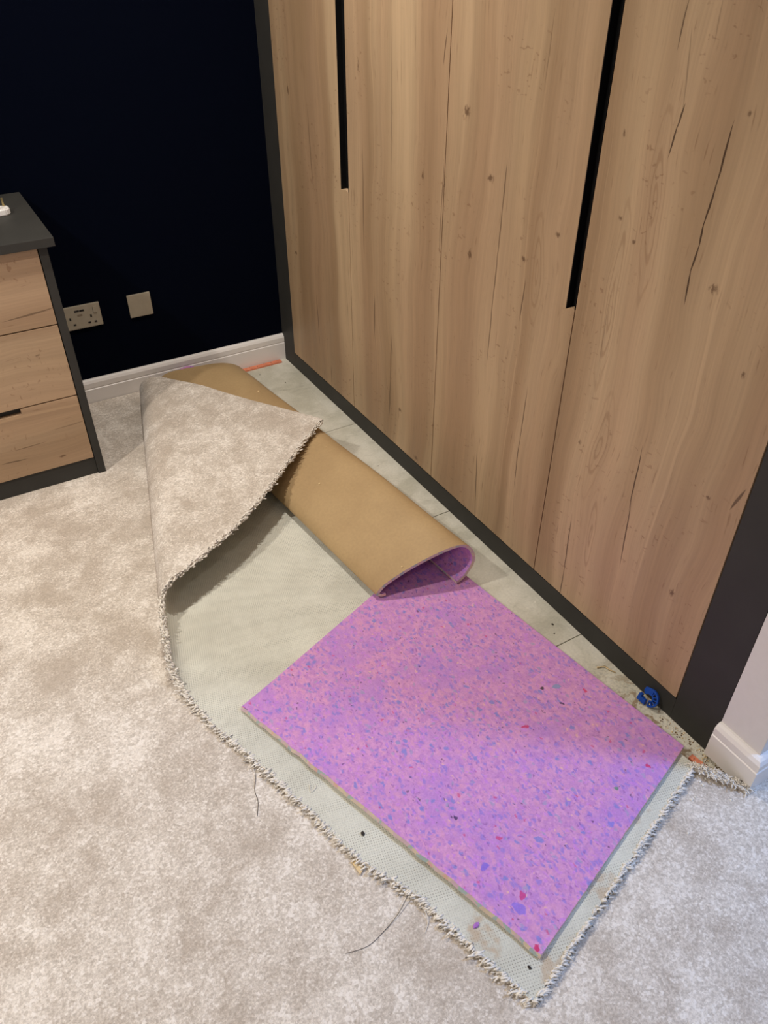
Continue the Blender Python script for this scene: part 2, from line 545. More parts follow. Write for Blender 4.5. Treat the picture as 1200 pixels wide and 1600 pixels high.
def box(name, lo, hi, mat, parent=None, bev=0.0):
    bm = bmesh.new()
    c = bmesh.ops.create_cube(bm, size=1.0)
    for v in bm.verts:
        v.co = Vector([(lo[i] + hi[i]) / 2 + v.co[i] * (hi[i] - lo[i]) for i in range(3)])
    if bev:
        bmesh.ops.bevel(bm, geom=list(bm.edges), offset=bev, segments=2, affect='EDGES', profile=0.6)
    me = bpy.data.meshes.new(name)
    bm.to_mesh(me)
    bm.free()
    return link(name, me, mat, parent)


def prism(name, poly, ext, mat, parent=None, bev=0.0):
    """poly: 3D points of one planar cap, ext: extrusion vector"""
    bm = bmesh.new()
    vs = [bm.verts.new(p) for p in poly]
    f = bm.faces.new(vs)
    r = bmesh.ops.extrude_face_region(bm, geom=[f])
    for v in r['geom']:
        if isinstance(v, bmesh.types.BMVert):
            v.co += Vector(ext)
    bmesh.ops.recalc_face_normals(bm, faces=list(bm.faces))
    if bev:
        bmesh.ops.bevel(bm, geom=list(bm.edges), offset=bev, segments=2, affect='EDGES', profile=0.6)
    me = bpy.data.meshes.new(name)
    bm.to_mesh(me)
    bm.free()
    return link(name, me, mat, parent)


def tube_geo(V, F, pts, rad, sides=5, taper=1.0):
    """append a tube along pts to V, F"""
    n = len(pts)
    base = len(V)
    pts = [Vector(p) for p in pts]
    for i, p in enumerate(pts):
        d = (pts[min(i + 1, n - 1)] - pts[max(i - 1, 0)])
        d = d.normalized() if d.length > 1e-9 else Vector((0, 0, 1))
        a = d.orthogonal().normalized()
        b = d.cross(a)
        r = rad * (1 + (taper - 1) * i / max(n - 1, 1))
        for k in range(sides):
            t = 2 * math.pi * k / sides
            V.append(p + (a * math.cos(t) + b * math.sin(t)) * r)
    for i in range(n - 1):
        for k in range(sides):
            k2 = (k + 1) % sides
            F.append((base + i * sides + k, base + i * sides + k2, base + (i + 1) * sides + k2, base + (i + 1) * sides + k))
    F.append(tuple(base + k for k in reversed(range(sides))))
    F.append(tuple(base + (n - 1) * sides + k for k in range(sides)))


def interp(tab, x):
    if x <= tab[0][0]:
        return tab[0][1]
    for (a, b), (c, d) in zip(tab[:-1], tab[1:]):
        if x <= c:
            return b + (d - b) * (x - a) / (c - a) if c > a else d
    return tab[-1][1]


def catmull(pts, per=8):
    P = [Vector(p) for p in pts]
    out = []
    for i in range(len(P) - 1):
        p0, p1, p2, p3 = P[max(i - 1, 0)], P[i], P[i + 1], P[min(i + 2, len(P) - 1)]
        for k in range(per):
            t = k / per
            out.append(0.5 * ((2 * p1) + (p2 - p0) * t + (2 * p0 - 5 * p1 + 4 * p2 - p3) * t * t + (3 * p1 - p0 - 3 * p2 + p3) * t ** 3))
    out.append(P[-1])
    return out


# ------------------------------------------------------------------ the room shell
XL, YB = -3.3, -4.6          # left wall, wall behind the camera
CEIL = 2.4
floor = struct(empty('floor', (-1.0, -2.0, 0.0)), 'pale grey cement board subfloor')
ys = [0.0, -0.63, -1.247, -1.863, -2.48]
for a, b in zip(ys[:-1], ys[1:]):
    box('floor_panel', (-0.62, b + 0.0012, -0.02), (0.02, a - 0.0012, 0.0), M_CEM, floor, 0.0015)
box('floor_slab', (XL - 0.1, YB - 0.1, -0.06), (2.2, 0.1, -0.0195), M_CEM, floor)
ce = struct(box('ceiling', (XL - 0.1, YB - 0.1, CEIL), (2.2, 0.1, CEIL + 0.1), M_CEIL))
struct(box('wall_back', (XL - 0.1, 0.0, -0.02), (0.72, 0.1, CEIL), M_NAVY))
struct(box('wall_left', (XL - 0.1, YB, -0.02), (XL, 0.0, CEIL), M_WHITEWALL))
struct(box('wall_rear', (XL - 0.1, YB - 0.1, -0.02), (2.2, YB, CEIL), M_WHITEWALL))
struct(box('wall_right', (0.0, -2.386, -0.02), (0.74, -2.286, CEIL), M_WHITEWALL, bev=0.0015))
struct(box('wall_side', (0.62, -2.286, -0.02), (0.72, 0.0, CEIL), M_WHITEWALL))
struct(box('wall_hall', (1.9, YB, -0.02), (2.0, -2.386, CEIL), M_WHITEWALL))
struct(box('wall_passage', (0.74, -2.386, -0.02), (1.9, -2.286, CEIL), M_WHITEWALL))
struct(box('wall_doorway', (0.0, YB, -0.02), (0.12, -3.45, CEIL), M_WHITEWALL))

SK = [(0.0, 0.0), (0.018, 0.0), (0.018, 0.072), (0.0155, 0.0745), (0.0155, 0.0765), (0.017, 0.079), (0.017, 0.097), (0.012, 0.106), (0.006, 0.110), (0.0, 0.110)]


def skirting(name, A, B, out, zb=0.0, mitre=0.0):
    """profile swept from A to B (2D), sticking out along `out`; mitre lengthens the B end with the profile depth"""
    V, F = [], []
    d = (Vector(B) - Vector(A)).normalized()
    n = len(SK)
    for k, P in enumerate((A, B)):
        for (t, z) in SK:
            e = d * (t * mitre if k else 0)
            V.append((P[0] + out[0] * t + e.x, P[1] + out[1] * t + e.y, zb + z * (1.0 if zb == 0 else 0.92)))
    for i in range(n):
        j = (i + 1) % n
        F.append((i, j, n + j, n + i))
    F.append(tuple(range(n)))
    F.append(tuple(reversed(range(n, 2 * n))))
    bm = bmesh.new()
    me = mesh_py(name, V, F)
    bm.from_mesh(me)
    bmesh.ops.recalc_face_normals(bm, faces=list(bm.faces))
    bm.to_mesh(me)
    bm.free()
    return link(name, me, M_SKIRT)


struct(skirting('baseboard_back', (XL, 0.0), (0.0, 0.0), (0, -1)))
struct(skirting('baseboard_right', (0.0, -2.286), (0.0, -2.386), (-1, 0), 0.014, 1.0))
b2 = struct(skirting('baseboard_doorway', (0.74, -2.386), (0.0, -2.386), (0, -1), 0.014, 1.0))
struct(skirting('baseboard_left', (XL, YB), (XL, 0.0), (1, 0)))

# ------------------------------------------------------------------ wardrobe
wd = empty('wardrobe', (0.3, -1.15, 0.0), 'fitted wardrobe with tall oak doors in a charcoal frame', 'wardrobe')
Y0 = -0.1185
WD = [0.5075, 0.5120, 0.5180, 0.5155]
YD = [Y0]
for w in WD:
    YD.append(YD[-1] - w)
ZD, ZT, ZH = 0.0695, 2.30, 0.826
box('frame_post', (0.0, Y0, 0.0), (0.60, 0.0, CEIL - 0.002), M_CHAR, wd, 0.001)
box('frame_post', (0.0, -2.285, 0.0), (0.60, YD[4] - 0.001, CEIL - 0.002), M_CHAR, wd, 0.001)
box('plinth', (0.0, YD[4] - 0.001, 0.0), (0.03, Y0, ZD - 0.004), M_CHAR, wd, 0.001)
box('top_rail', (0.0, YD[4], ZT + 0.003), (0.60, Y0, CEIL - 0.002), M_CHAR, wd, 0.001)
box('carcass_back', (0.05, YD[4], 0.0), (0.58, Y0, ZT), M_CHAR, wd)
G = 0.0015
XF = -0.001
for i in range(4):
    ya, yb = YD[i] - G, YD[i + 1] + G
    if i in (0, 2):
        sw = 0.050 if i == 0 else 0.028
        poly = [(XF, ya, ZD), (XF, yb, ZD), (XF, yb, ZH - 0.004), (XF, yb + sw * 0.35, ZH), (XF, yb + sw, ZH - 0.010 if i else ZH - 0.006), (XF, yb + sw, ZT), (XF, ya, ZT)]
    else:
        sw = 0
        poly = [(XF, ya, ZD), (XF, yb, ZD), (XF, yb, ZT), (XF, ya, ZT)]
    dr = prism('door', poly, (0.021, 0, 0), M_OAK, wd, 0.0008)
    if sw:
        y1, y2, w_ = yb + 0.0002, yb + sw - 0.0002, 0.0014
        hc = prism('handle_channel', [(x, y, ZH - 0.012) for x, y in ((0.0, y1), (0.0, y1 + w_), (0.0185, y1 + w_), (0.0185, y2 - w_), (0.0, y2 - w_), (0.0, y2), (0.0205, y2), (0.0205, y1))],
                   (0, 0, ZT - ZH + 0.012), M_BLACK, dr)
        hc['label'] = 'black recessed handle channel'

# ------------------------------------------------------------------ chest of drawers
CX1, CX0, CY0, CY1 = -0.8835, -1.75, -0.505, -0.020
ch = empty('chest_of_drawers', ((CX0 + CX1) / 2, -0.26, 0.02), 'charcoal chest of three oak fronted drawers beside the navy wall', 'chest of drawers')
box('top_panel', (CX0 - 0.02, CY0 - 0.014, 0.775), (-0.862, CY1, 0.800), M_CHAR, ch, 0.0015)
box('side_panel', (CX1 - 0.024, CY0, 0.020), (CX1, CY1, 0.7755), M_CHAR, ch, 0.001)
box('side_panel', (CX0, CY0, 0.020), (CX0 + 0.024, CY1, 0.7755), M_CHAR, ch, 0.001)
box('plinth', (CX0 + 0.024, CY0 + 0.006, 0.020), (CX1 - 0.0245, CY0 + 0.024, 0.082), M_CHAR, ch, 0.001)
box('carcass', (CX0 + 0.024, CY0 + 0.034, 0.05), (CX1 - 0.0245, CY1, 0.775), M_CHAR, ch)
for zt, zb in ((0.771, 0.5525), (0.5485, 0.3185), (0.3145, 0.085)):
    xa, xb = CX0 + 0.0265, CX1 - 0.0268
    hx0, hx1, hd = -1.52, -1.078, 0.018
    yf = CY0 + 0.001
    poly = [(xa, yf, zb), (xb, yf, zb), (xb, yf, zt), (hx1, yf, zt), (hx1, yf, zt - hd), (hx0, yf, zt - hd), (hx0, yf, zt), (xa, yf, zt)]
    dw = prism('drawer', poly, (0, 0.02, 0), M_OAKD, ch, 0.0007)
    g = box('handle_recess', (hx0 + .001, yf + 0.018, zt - hd - 0.004), (hx1 - .001, yf + 0.0335, zt), M_CHAR, dw)
    g['label'] = 'dark cut-out finger pull'

# plug on the chest, pins up
pl = empty('power_plug', (-0.951, -0.235, 0.80), 'white three pin plug lying on the charcoal chest top', 'plug')
bm = bmesh.new()
prof = [(-.026, -.024), (.014, -.024), (.026, -.012), (.026, .010), (.016, .022), (-.026, .022)]
vs = [bm.verts.new((-.951 + x, -.235 + y, .800)) for x, y in prof]
f = bm.faces.new(vs)
r = bmesh.ops.extrude_face_region(bm, geom=[f])
for v in r['geom']:
    if isinstance(v, bmesh.types.BMVert):
        v.co.z += .019
bmesh.ops.recalc_face_normals(bm, faces=list(bm.faces))
bmesh.ops.bevel(bm, geom=list(bm.edges), offset=.003, segments=3, affect='EDGES')
me = bpy.data.meshes.new('plug_body')
bm.to_mesh(me)
bm.free()
link('plug_body', me, M_WHITEPL, pl)
for (x, y, a, b, h) in ((-.937, -.224, .0028, .002, .024), (-.964, -.222, .0032, .002, .020), (-.953, -.246, .002, .004, .023)):
    box('plug_pin', (x - a, y - b, .818), (x + a, y + b, .818 + h), M_BRASS, pl, .0006)

# ------------------------------------------------------------------ wall plates
def plate(name, x0, x1, z0, z1, root):
    return box(name, (x0, -0.0085, z0), (x1, 0.0, z1), M_STEEL, root, 0.003)


bp = plate('blank_plate', -0.599, -0.513, 0.310, 0.396, None)
tag(bp, 'square satin metal blanking plate on the navy wall', 'wall plate')
so = empty('wall_socket', (-0.772, 0.0, 0.353), 'satin metal double socket with charging ports half behind the chest', 'socket')
plate('face_plate', -0.845, -0.699, 0.3105, 0.3965, so)


def sock_px(name, u, v, hw, hh, mat, depth=0.0096):
    q = ony(u, v, -0.009)
    return box(name, (q.x - hw, -depth, q.z - hh), (q.x + hw, -0.004, q.z + hh), mat, so, 0.0008)


sw_ = sock_px('switch', 147.6, 483.0, .0062, .0115, M_STEEL, 0.0115)
for u, v, hw, hh in ((142.4, 493.2, .0030, .0050), (150.0, 501.8, .0048, .0030), (140.2, 503.8, .0048, .0030), (117.3, 508.0, .0048, .0030), (109.8, 499.5, .0030, .0050)):
    sock_px('pin_slot', u, v, hw, hh, M_DARKHOLE)
for u, v in ((119.5, 486.8), (127.5, 485.3)):
    sock_px('charging_port', u, v, .0082, .0033, M_DARKHOLE)
mk = sock_px('rating_mark', 124.8, 493.0, .009, .004, plain('faint_marking', srgb(128, 116, 98), .5, .4, .2), 0.0088)

# ------------------------------------------------------------------ fitted carpet on the floor
ZC = 0.020
bd = [(-0.215, -0.021), (-0.190, -0.70), (-0.165, -1.55), (-0.118, -1.95), (-0.078, -2.300), (-0.045, -2.352), (-0.018, -2.402), (0.0, -2.404), (1.9, -2.404), (1.9, YB), (XL, YB), (XL, -0.021)]
cp = empty('fitted_carpet', (-1.6, -2.6, 0.0), 'mottled beige fitted carpet covering the bedroom floor', 'carpet')
cpm = prism('pile_sheet', [(x, y, ZC) for x, y in bd], (0, 0, -0.0195), M_PILE, cp)
# raised, ragged edge by the white skirting
fs = empty('frayed_carpet_strip', (-.047, -2.355, .02), 'frayed beige carpet strip curled up along the foot of the white skirting', 'carpet')
V, F = [], []
rd = catmull([(-0.082, -2.300, .024), (-0.066, -2.330, .031), (-0.048, -2.360, .030), (-0.030, -2.385, .026), (-0.012, -2.408, .018)], 10)
tube_geo(V, F, rd, .0080, 10, .7)
link('pile_roll', mesh_py('pile_roll', V, F, True), M_PILE, fs)
V, F = [], []
for i in range(420):
    k = random.random() * (len(rd) - 2)
    k0 = int(k)
    p = rd[k0].lerp(rd[k0 + 1], k - k0)
    ax = (rd[k0 + 1] - rd[k0]).normalized()
    d = Vector((random.uniform(-.8, 1), random.uniform(-.6, .9), random.uniform(.1, 1.3))).normalized()
    p += d * .0062
    l = random.uniform(.005, .013)
    d2 = (d * .6 + ax * random.uniform(-1.2, 1.2)).normalized()
    tube_geo(V, F, [p, p + d2 * l * .5 + d * .002, p + d2 * l + Vector((random.uniform(-1, 1), random.uniform(-1, 1), random.uniform(-1, .2))) * l * .35], .0014, 5, .75)
fr = link('loose_yarn', mesh_py('loose_yarn', V, F, True), M_YARN, fs)
fr['kind'] = 'stuff'

# ------------------------------------------------------------------ folded-back carpet
FX, FT, FR, FTAU, FZ, FTH = -0.9043, 1.3247, 0.050, 0.078, 0.032, 0.0105
QMAX = [(-1.0035, -.4881), (-.8957, -.4246), (-.774, -.3551), (-.6767, -.2676), (-.5405, -.1931), (-.3961, -.1085), (-.2658, -.0253), (-.1601, .0237), (-.0905, .0544),
        (.0105, .068), (.075, .081), (.1055, .0994), (.125, .1297), (.158, .176), (.2179, .2504), (.2763, .3195), (.3675, .3971), (.4632, .4707), (.5939, .5659), (.7296, .6772),
        (.9338, .4899), (1.1122, .3325), (1.2595, .1827), (1.2701, .149), (1.2751, .1245), (1.2781, .1072), (1.300, .05), (1.33, .0), (1.36, -.05)]
QMIN = [(-1.0035, -.4881), (-.673, -1.026), (.033, -.745), (1.36, -.37)]
_fa = Vector((math.cos(FT), math.sin(FT)))
_fn = Vector((-_fa.y, _fa.x))


def flap(p, q, off=0.0):
    """sheet coordinates -> place; off pushes out of the backing to the pile side"""
    pm = math.pi - FTAU
    if q < 0:
        lat, z, ph = q, 0.0, 0.0
    else:
        ph = min(q / FR, pm)
        ex = max(q - FR * pm, 0)
        lat = FR * math.sin(ph) + ex * math.cos(pm)
        z = FR * (1 - math.cos(ph)) + ex * math.sin(pm)
    w = 0.0
    top = max(0.0, min(1.0, (q - 0.16) / 0.15))
    if top > 0:
        w = top * 0.007 * mnoise.noise(Vector((p * 4.0, q * 4.0, 3.3)))
    flat = max(0.0, min(1.0, (-0.05 - q) / 0.1)) * max(0.0, min(1.0, (0.2 - p) / 0.3))
    P = Vector((FX, -1.4)) + _fa * p + _fn * (lat + off * math.sin(ph))
    return Vector((P.x, P.y, FZ + z + w - off * math.cos(ph)))


fc = empty('folded_carpet', (-0.6, -1.2, 0.021), 'loose beige carpet piece turned over with its woven backing up and far corner folded', 'carpet')
NR, NQ = 260, 150
ps = sorted(set([-1.0035 + 1.0e-4] + [x[0] for x in QMAX] + [-1.0035 + (1.36 + 1.0035) * i / NR for i in range(1, NR + 1)]))
VB, VP, FB, FP, FS = [], [], [], [], []
for i, p in enumerate(ps):
    q0, q1 = interp(QMIN, p), interp(QMAX, p)
    rag = 0.0022 * mnoise.noise(Vector((p * 90, 1.0, 0.0))) + 0.0012 * mnoise.noise(Vector((p * 260, 5.0, 0.0)))
    q1 += rag if p < .72 else rag * .3
    q0 += (rag if p < -.66 else 0)
    for j in range(NQ + 1):
        q = q0 + (q1 - q0) * j / NQ
        VB.append(flap(p, q))
        VP.append(flap(p, q, FTH))
nv = len(VB)
for i in range(len(ps) - 1):
    for j in range(NQ):
        a = i * (NQ + 1) + j
        FB.append((a, a + NQ + 1, a + NQ + 2, a + 1))
        FP.append((a, a + 1, a + NQ + 2, a + NQ + 1))
loop = [j for j in range(NQ + 1)] + [i * (NQ + 1) + NQ for i in range(1, len(ps))] + [(len(ps) - 1) * (NQ + 1) + j for j in range(NQ - 1, -1, -1)] + [i * (NQ + 1) for i in range(len(ps) - 2, 0, -1)]
bk = link('woven_backing', mesh_py('woven_backing', VB, FB, True), M_WEAVE, fc)
bk['label'] = 'pale grey woven backing with an open grid'
SV = [VB[i] for i in loop] + [VP[i] for i in loop]
n = len(loop)
SF = [(i, (i + 1) % n, n + (i + 1) % n, n + i) for i in range(n)]
off = len(VP)
PV = VP + SV
PF = FP + [tuple(k + off for k in f) for f in SF]
pi_ = link('pile', mesh_py('pile', PV, PF, True), M_PILE, fc)
# frayed yarn along the cut edges
V, F = [], []
edge = []
p = -1.0
while p < .727:
    q = interp(QMAX, p)
    dp = 0.0024
    edge.append((p, q, 1))
    p += dp * (0.55 if .0 < p < .13 else 1)
for i in range(300):
    t = i / 300
    edge.append((-1.0035 + t * .3305, -.4881 - t * .5379, -1))
for (p, q, sgn) in edge:
    if mnoise.noise(Vector((p * 14, sgn * 4.0, 9.0))) < -.42 and random.random() < .5:
        continue
    for rep in range(2):
        pp, qq = p + random.uniform(-.002, .002), q + sgn * random.uniform(-.006, .000)
        o0 = random.uniform(-.002, FTH)
        A = flap(pp, qq, o0)
        s1 = random.uniform(.006, .014) * (1.0 + .7 * (random.random() < .12)) * (.75 if p > .13 else 1)
        dd = random.uniform(-.006, .006)
        out = flap(pp + dd * .6, qq + sgn * s1 * .55, o0)
        out2 = flap(pp + dd, qq + sgn * s1, o0 + random.uniform(0, .006))
        jit = lambda k: Vector((random.uniform(-k, k), random.uniform(-k, k), random.uniform(0, k) * .7))
        if out2.z < .0215:
            out2.z = .0215 + random.uniform(0, .002)
        A.z, out.z = max(A.z, .0225), max(out.z, .0225)
        out2.z = max(out2.z, .024)
        if random.random() < .3:      # a little loop
            tube_geo(V, F, [A, out + jit(.0015), out2 + jit(.002), out + Vector((dd, 0, .003)), A + Vector((dd, dd, .001))], .0018, 5, .95)
        else:
            tube_geo(V, F, [A, out + jit(.0015), out2 + jit(.003)], .0020, 5, .85)
fy = link('frayed_yarn', mesh_py('frayed_yarn', V, F, True), M_YARN, fc)
fy['kind'] = 'stuff'

# ------------------------------------------------------------------ flat underlay
UA, UB, UC, UD = Vector((-.870, -1.665)), Vector((-.620, -2.442)), Vector((-.064, -2.262)), Vector((-.178, -1.40))
us = empty('underlay_sheet', (-.45, -1.95, .034), 'flat purple foam underlay sheet flecked with blue lying on the woven backing', 'underlay')
NU, NV_ = 70, 60
top, botm = [], []
for i in range(NU + 1):
    for j in range(NV_ + 1):
        s, t = i / NU, j / NV_           # s: A->B, t: across to the wardrobe
        P = UA.lerp(UB, s).lerp(UD.lerp(UC, s), t)
        n1 = mnoise.noise(Vector((s * 40, t * 40, 2.0)))
        if j == 0:
            P = P + Vector((-.95, -.3)) * (.0022 * mnoise.noise(Vector((s * 22, 0, 4))) + .0018 * n1)
        if i == NU:
            P = P + Vector((.3, -.95)) * .0012 * n1
        d = t * .6
        lift = .010 * math.exp(-d / .045) * (0.45 + .55 * math.sin(math.pi * min(1, s * 1.02)) ** .7) 
        z = .0328 + lift + .0012 * mnoise.noise(Vector((P.x * 5, P.y * 5, 0)))
        top.append(Vector((P.x, P.y, z + .0085 - .0006 * (j in (0, NV_)) + .0003 * n1)))
        bo = Vector((-.95, -.3)) * (.0042 if j == 0 else 0) + Vector((.3, -.95)) * (.001 if i == NU else 0)
        botm.append(Vector((P.x + bo.x, P.y + bo.y, z)))
idx = lambda i, j: i * (NV_ + 1) + j
FT_, FBm = [], []
for i in range(NU):
    for j in range(NV_):
        FT_.append((idx(i, j), idx(i + 1, j), idx(i + 1, j + 1), idx(i, j + 1)))
        FBm.append((idx(i, j), idx(i, j + 1), idx(i + 1, j + 1), idx(i + 1, j)))
lp = [idx(i, 0) for i in range(NU + 1)] + [idx(NU, j) for j in range(1, NV_ + 1)] + [idx(i, NV_) for i in range(NU - 1, -1, -1)] + [idx(0, j) for j in range(NV_ - 1, 0, -1)]
ff = link('foam_face', mesh_py('foam_face', top, FT_, True), M_FOAM, us)
link('paper_backing', mesh_py('paper_backing', botm, FBm, True), M_TAN, us)
n = len(lp)
ce_ = link('cut_edge', mesh_py('cut_edge', [top[i] for i in lp] + [botm[i] for i in lp], [(i, n + i, n + (i + 1) % n, (i + 1) % n) for i in range(n)]), M_EDGE, us)
ce_['label'] = 'cream crumbly cut foam edge'

# ------------------------------------------------------------------ rolled underlay
ru = empty('rolled_underlay', (-.35, -.8, .045), 'underlay folded into a long tube with tan paper outside and purple foam inside', 'underlay')
CS = catmull([(.024, 0, .0478), (.016, 0, .0470), (.007, 0, .049), (-.004, 0, .060), (.014, 0, .086), (.055, 0, .112), (.104, 0, .135), (.160, 0, .158), (.205, 0, .172),
              (.238, 0, .172), (.264, 0, .155), (.279, 0, .118), (.274, 0, .085), (.258, 0, .062), (.238, 0, .050), (.220, 0, .0465)], 7)
CS2 = catmull([(.024, 0, .047), (.016, 0, .046), (.007, 0, .047), (-.006, 0, .065), (.010, 0, .090), (.045, 0, .104), (.100, 0, .109), (.155, 0, .111), (.205, 0, .111),
               (.250, 0, .107), (.285, 0, .098), (.310, 0, .080), (.308, 0, .064), (.292, 0, .053), (.262, 0, .047), (.230, 0, .046)], 7)
L0, L1 = Vector((-.417, -1.514)), Vector((-.551, -.078))
SKW = -0.22
sd = Vector((math.cos(SKW), math.sin(SKW)))
NA = 60
outer, inner = [], []
nc = len(CS)
for i in range(NA + 1):
    t = i / NA
    B = L0.lerp(L1, t)
    w2 = t ** 1.9
    cs = [a_.lerp(b_, w2) for a_, b_ in zip(CS, CS2)]
    for k, c in enumerate(cs):
        d = cs[min(k + 1, nc - 1)] - cs[max(k - 1, 0)]
        d.normalize()
        nrm = Vector((d.z, 0, -d.x))          # towards the inside of the roll
        dent = .0035 * mnoise.noise(Vector((t * 5, k * .06, 1.0))) * (1 if 14 < k < nc - 20 else .2)
        # slight crease across the paper
        dent += -.002 * math.exp(-((t - .50 - .0012 * (k - 40)) / .012) ** 2) * (1 if 35 < k < 75 else 0)
        for lst, o in ((outer, 0.0), (inner, .0088)):
            s = c.x + nrm.x * o
            z = c.z + nrm.z * o + dent
            if o == 0:
                z = max(z, .0455)
            fw = -.016 * max(0, (k - nc + 18) / 18) * max(0, 1 - t * 4)
            lst.append(Vector((B.x + sd.x * s, B.y + sd.y * s + fw, z)))
ix = lambda i, k: i * nc + k
FO, FI, FE = [], [], []
for i in range(NA):
    for k in range(nc - 1):
        FO.append((ix(i, k), ix(i, k + 1), ix(i + 1, k + 1), ix(i + 1, k)))
        FI.append((ix(i, k), ix(i + 1, k), ix(i + 1, k + 1), ix(i, k + 1)))
link('paper_face', mesh_py('paper_face', outer, FO, True), M_TAN, ru)
link('foam_face', mesh_py('foam_face', inner, FI, True), M_FOAM2, ru)
lp = [ix(0, k) for k in range(nc)] + [ix(i, nc - 1) for i in range(1, NA + 1)] + [ix(NA, k) for k in range(nc - 2, -1, -1)] + [ix(i, 0) for i in range(NA - 1, 0, -1)]
n = len(lp)
link('cut_edge', mesh_py('cut_edge', [outer[i] for i in lp] + [inner[i] for i in lp], [(i, (i + 1) % n, n + (i + 1) % n, n + i) for i in range(n)]), M_EDGE, ru)

# curled scrap of foam between the roll and the skirting
V, F = [], []
for i in range(13):
    a = i / 12
    for j in range(9):
        b = j / 8
        x = -.475 + .09 * b
        h = .080 - .020 * (2 * b - 1) ** 4 - .010 * abs(2 * b - 1) ** 2
        V.append((x, -.046 + .018 * math.sin(a * math.pi / 2) ** 2, .030 + (h - .030) * a))
nb = len(V)
V += [(x, y - .008, z) for x, y, z in V]
for i in range(12):
    for j in range(8):
        k = i * 9 + j
        F.append((k, k + 1, k + 10, k + 9))
        F.append((nb + k, nb + k + 9, nb + k + 10, nb + k + 1))
lp = [j for j in range(9)] + [i * 9 + 8 for i in range(1, 13)] + [12 * 9 + j for j in range(7, -1, -1)] + [i * 9 for i in range(11, 0, -1)]
for k in range(len(lp)):
    a, b = lp[k], lp[(k + 1) % len(lp)]
    F.append((b, a, nb + a, nb + b))
uo = link('underlay_offcut', mesh_py('underlay_offcut', V, F, True), M_FOAM2)
tag(uo, 'lilac foam offcut tucked between the tan roll and the white skirting', 'underlay')

# ------------------------------------------------------------------ gripper rods
def gripper(name, A, B, w, label):
    A, B = Vector(A), Vector(B)
    d = (B - A).normalized()
    nrm = Vector((-d.y, d.x, 0))
    r = empty(name, (A + B) / 2, label, 'gripper rod', 'gripper rods')
    poly = [A - nrm * w / 2, B - nrm * w / 2, B + nrm * w / 2, A + nrm * w / 2]
    rod = prism('wooden_strip', poly, (0, 0, .0065), M_ORANGE, r, .0008)
    n = max(2, int((B - A).length / .03))
    for i in range(n):
        V, F = [], []
        c = A.lerp(B, (i + .5) / n) + nrm * w * (.2 if i % 2 else -.2)
        tube_geo(V, F, [c + Vector((0, 0, .005)), c + Vector((0, 0, .0105)) + nrm * .002], .0009, 5, .3)
        link('nail', mesh_py('nail', V, F), M_DARKCR, r)
    return r


gripper('gripper_rod', (-.34, -.036, 0), (-.030, -.034, 0), .022, 'orange gripper rod along the white skirting of the navy wall')
q0, q1 = onz(1079, 1180, .008), onz(1104, 1200, .008)
gripper('gripper_rod', (q0.x, q0.y, .0005), (q1.x, q1.y, .0005), .014, 'short orange gripper rod piece at the foot of the charcoal post')

# ------------------------------------------------------------------ blue plastic packer leaning on the plinth
bs = empty('plastic_packer', (-.010, -2.105, 0), 'blue horseshoe plastic packer with radial slots leaning on the wardrobe plinth', 'packer')


def bl(a, h, x=0.0):
    """local (a along the plinth towards the doorway, h up) -> place, leaning back on the plinth"""
    return Vector((-.021 + h * .36 - x, -2.118 - a, .0005 + h * .93))


def bl_prism(name, poly, th=.006, x=0.0):
    pts = [bl(a, h, x) for a, h in poly]
    return prism(name, pts, (-th * .93, 0, th * .36), M_BLUE, bs, .0005)


def arc(r0, r1, a0, a1, n, c=(0.0, .0235)):
    o = [(c[0] + r1 * math.cos(a0 + (a1 - a0) * i / n), c[1] + r1 * math.sin(a0 + (a1 - a0) * i / n)) for i in range(n + 1)]
    return o + [(c[0] + r0 * math.cos(a0 + (a1 - a0) * i / n), c[1] + r0 * math.sin(a0 + (a1 - a0) * i / n)) for i in range(n, -1, -1)]


bl_prism('outer_ring', arc(.0190, .0232, -1.45, 1.75, 16))
bl_prism('inner_ring', arc(.0070, .0105, -1.45, 2.3, 12))
for k in range(6):
    a = -1.36 + k * .52
    c0, s0 = math.cos(a), math.sin(a)
    w = .0011
    bl_prism('rib', [(.0095 * c0 + w * s0, .0235 + .0095 * s0 - w * c0), (.0200 * c0 + w * s0, .0235 + .0200 * s0 - w * c0),
                     (.0200 * c0 - w * s0, .0235 + .0200 * s0 + w * c0), (.0095 * c0 - w * s0, .0235 + .0095 * s0 + w * c0)])
bl_prism('tongue', [(.001, .0462), (-.004, .0462), (-.021, .0400), (-.022, .030), (-.016, .0225), (-.0085, .0275), (-.003, .0325), (.002, .0330)], .005)
bl_prism('leg', [(-.026, .0005), (-.002, .0005), (-.004, .0120), (-.026, .0130)], .010)
bl_prism('tab', [(-.026, .0125), (-.018, .0125), (-.018, .0185), (-.026, .0185)], .010)


# ------------------------------------------------------------------ scraps and crumbs
def crumb(name, c, size, mat, label, cat, group=None, flat=.35, seed=0):
    rnd = random.Random(seed)
    bm = bmesh.new()
    bmesh.ops.create_icosphere(bm, subdivisions=1, radius=1.0)
    ang = rnd.uniform(0, 3.14)
    el = rnd.uniform(.5, .9)
    lo = 9
    for v in bm.verts:
        k = rnd.uniform(.65, 1.15)
        x, y, z = v.co.x * size * k, v.co.y * size * el * k, v.co.z * size * flat * k
        v.co = Vector((x * math.cos(ang) - y * math.sin(ang), x * math.sin(ang) + y * math.cos(ang), z))
        lo = min(lo, v.co.z)
    for v in bm.verts:
        v.co += Vector((c.x, c.y, c.z - lo - size * .08))
    me = bpy.data.meshes.new(name)
    bm.to_mesh(me)
    bm.free()
    return tag(link(name, me, mat), label, cat, group)


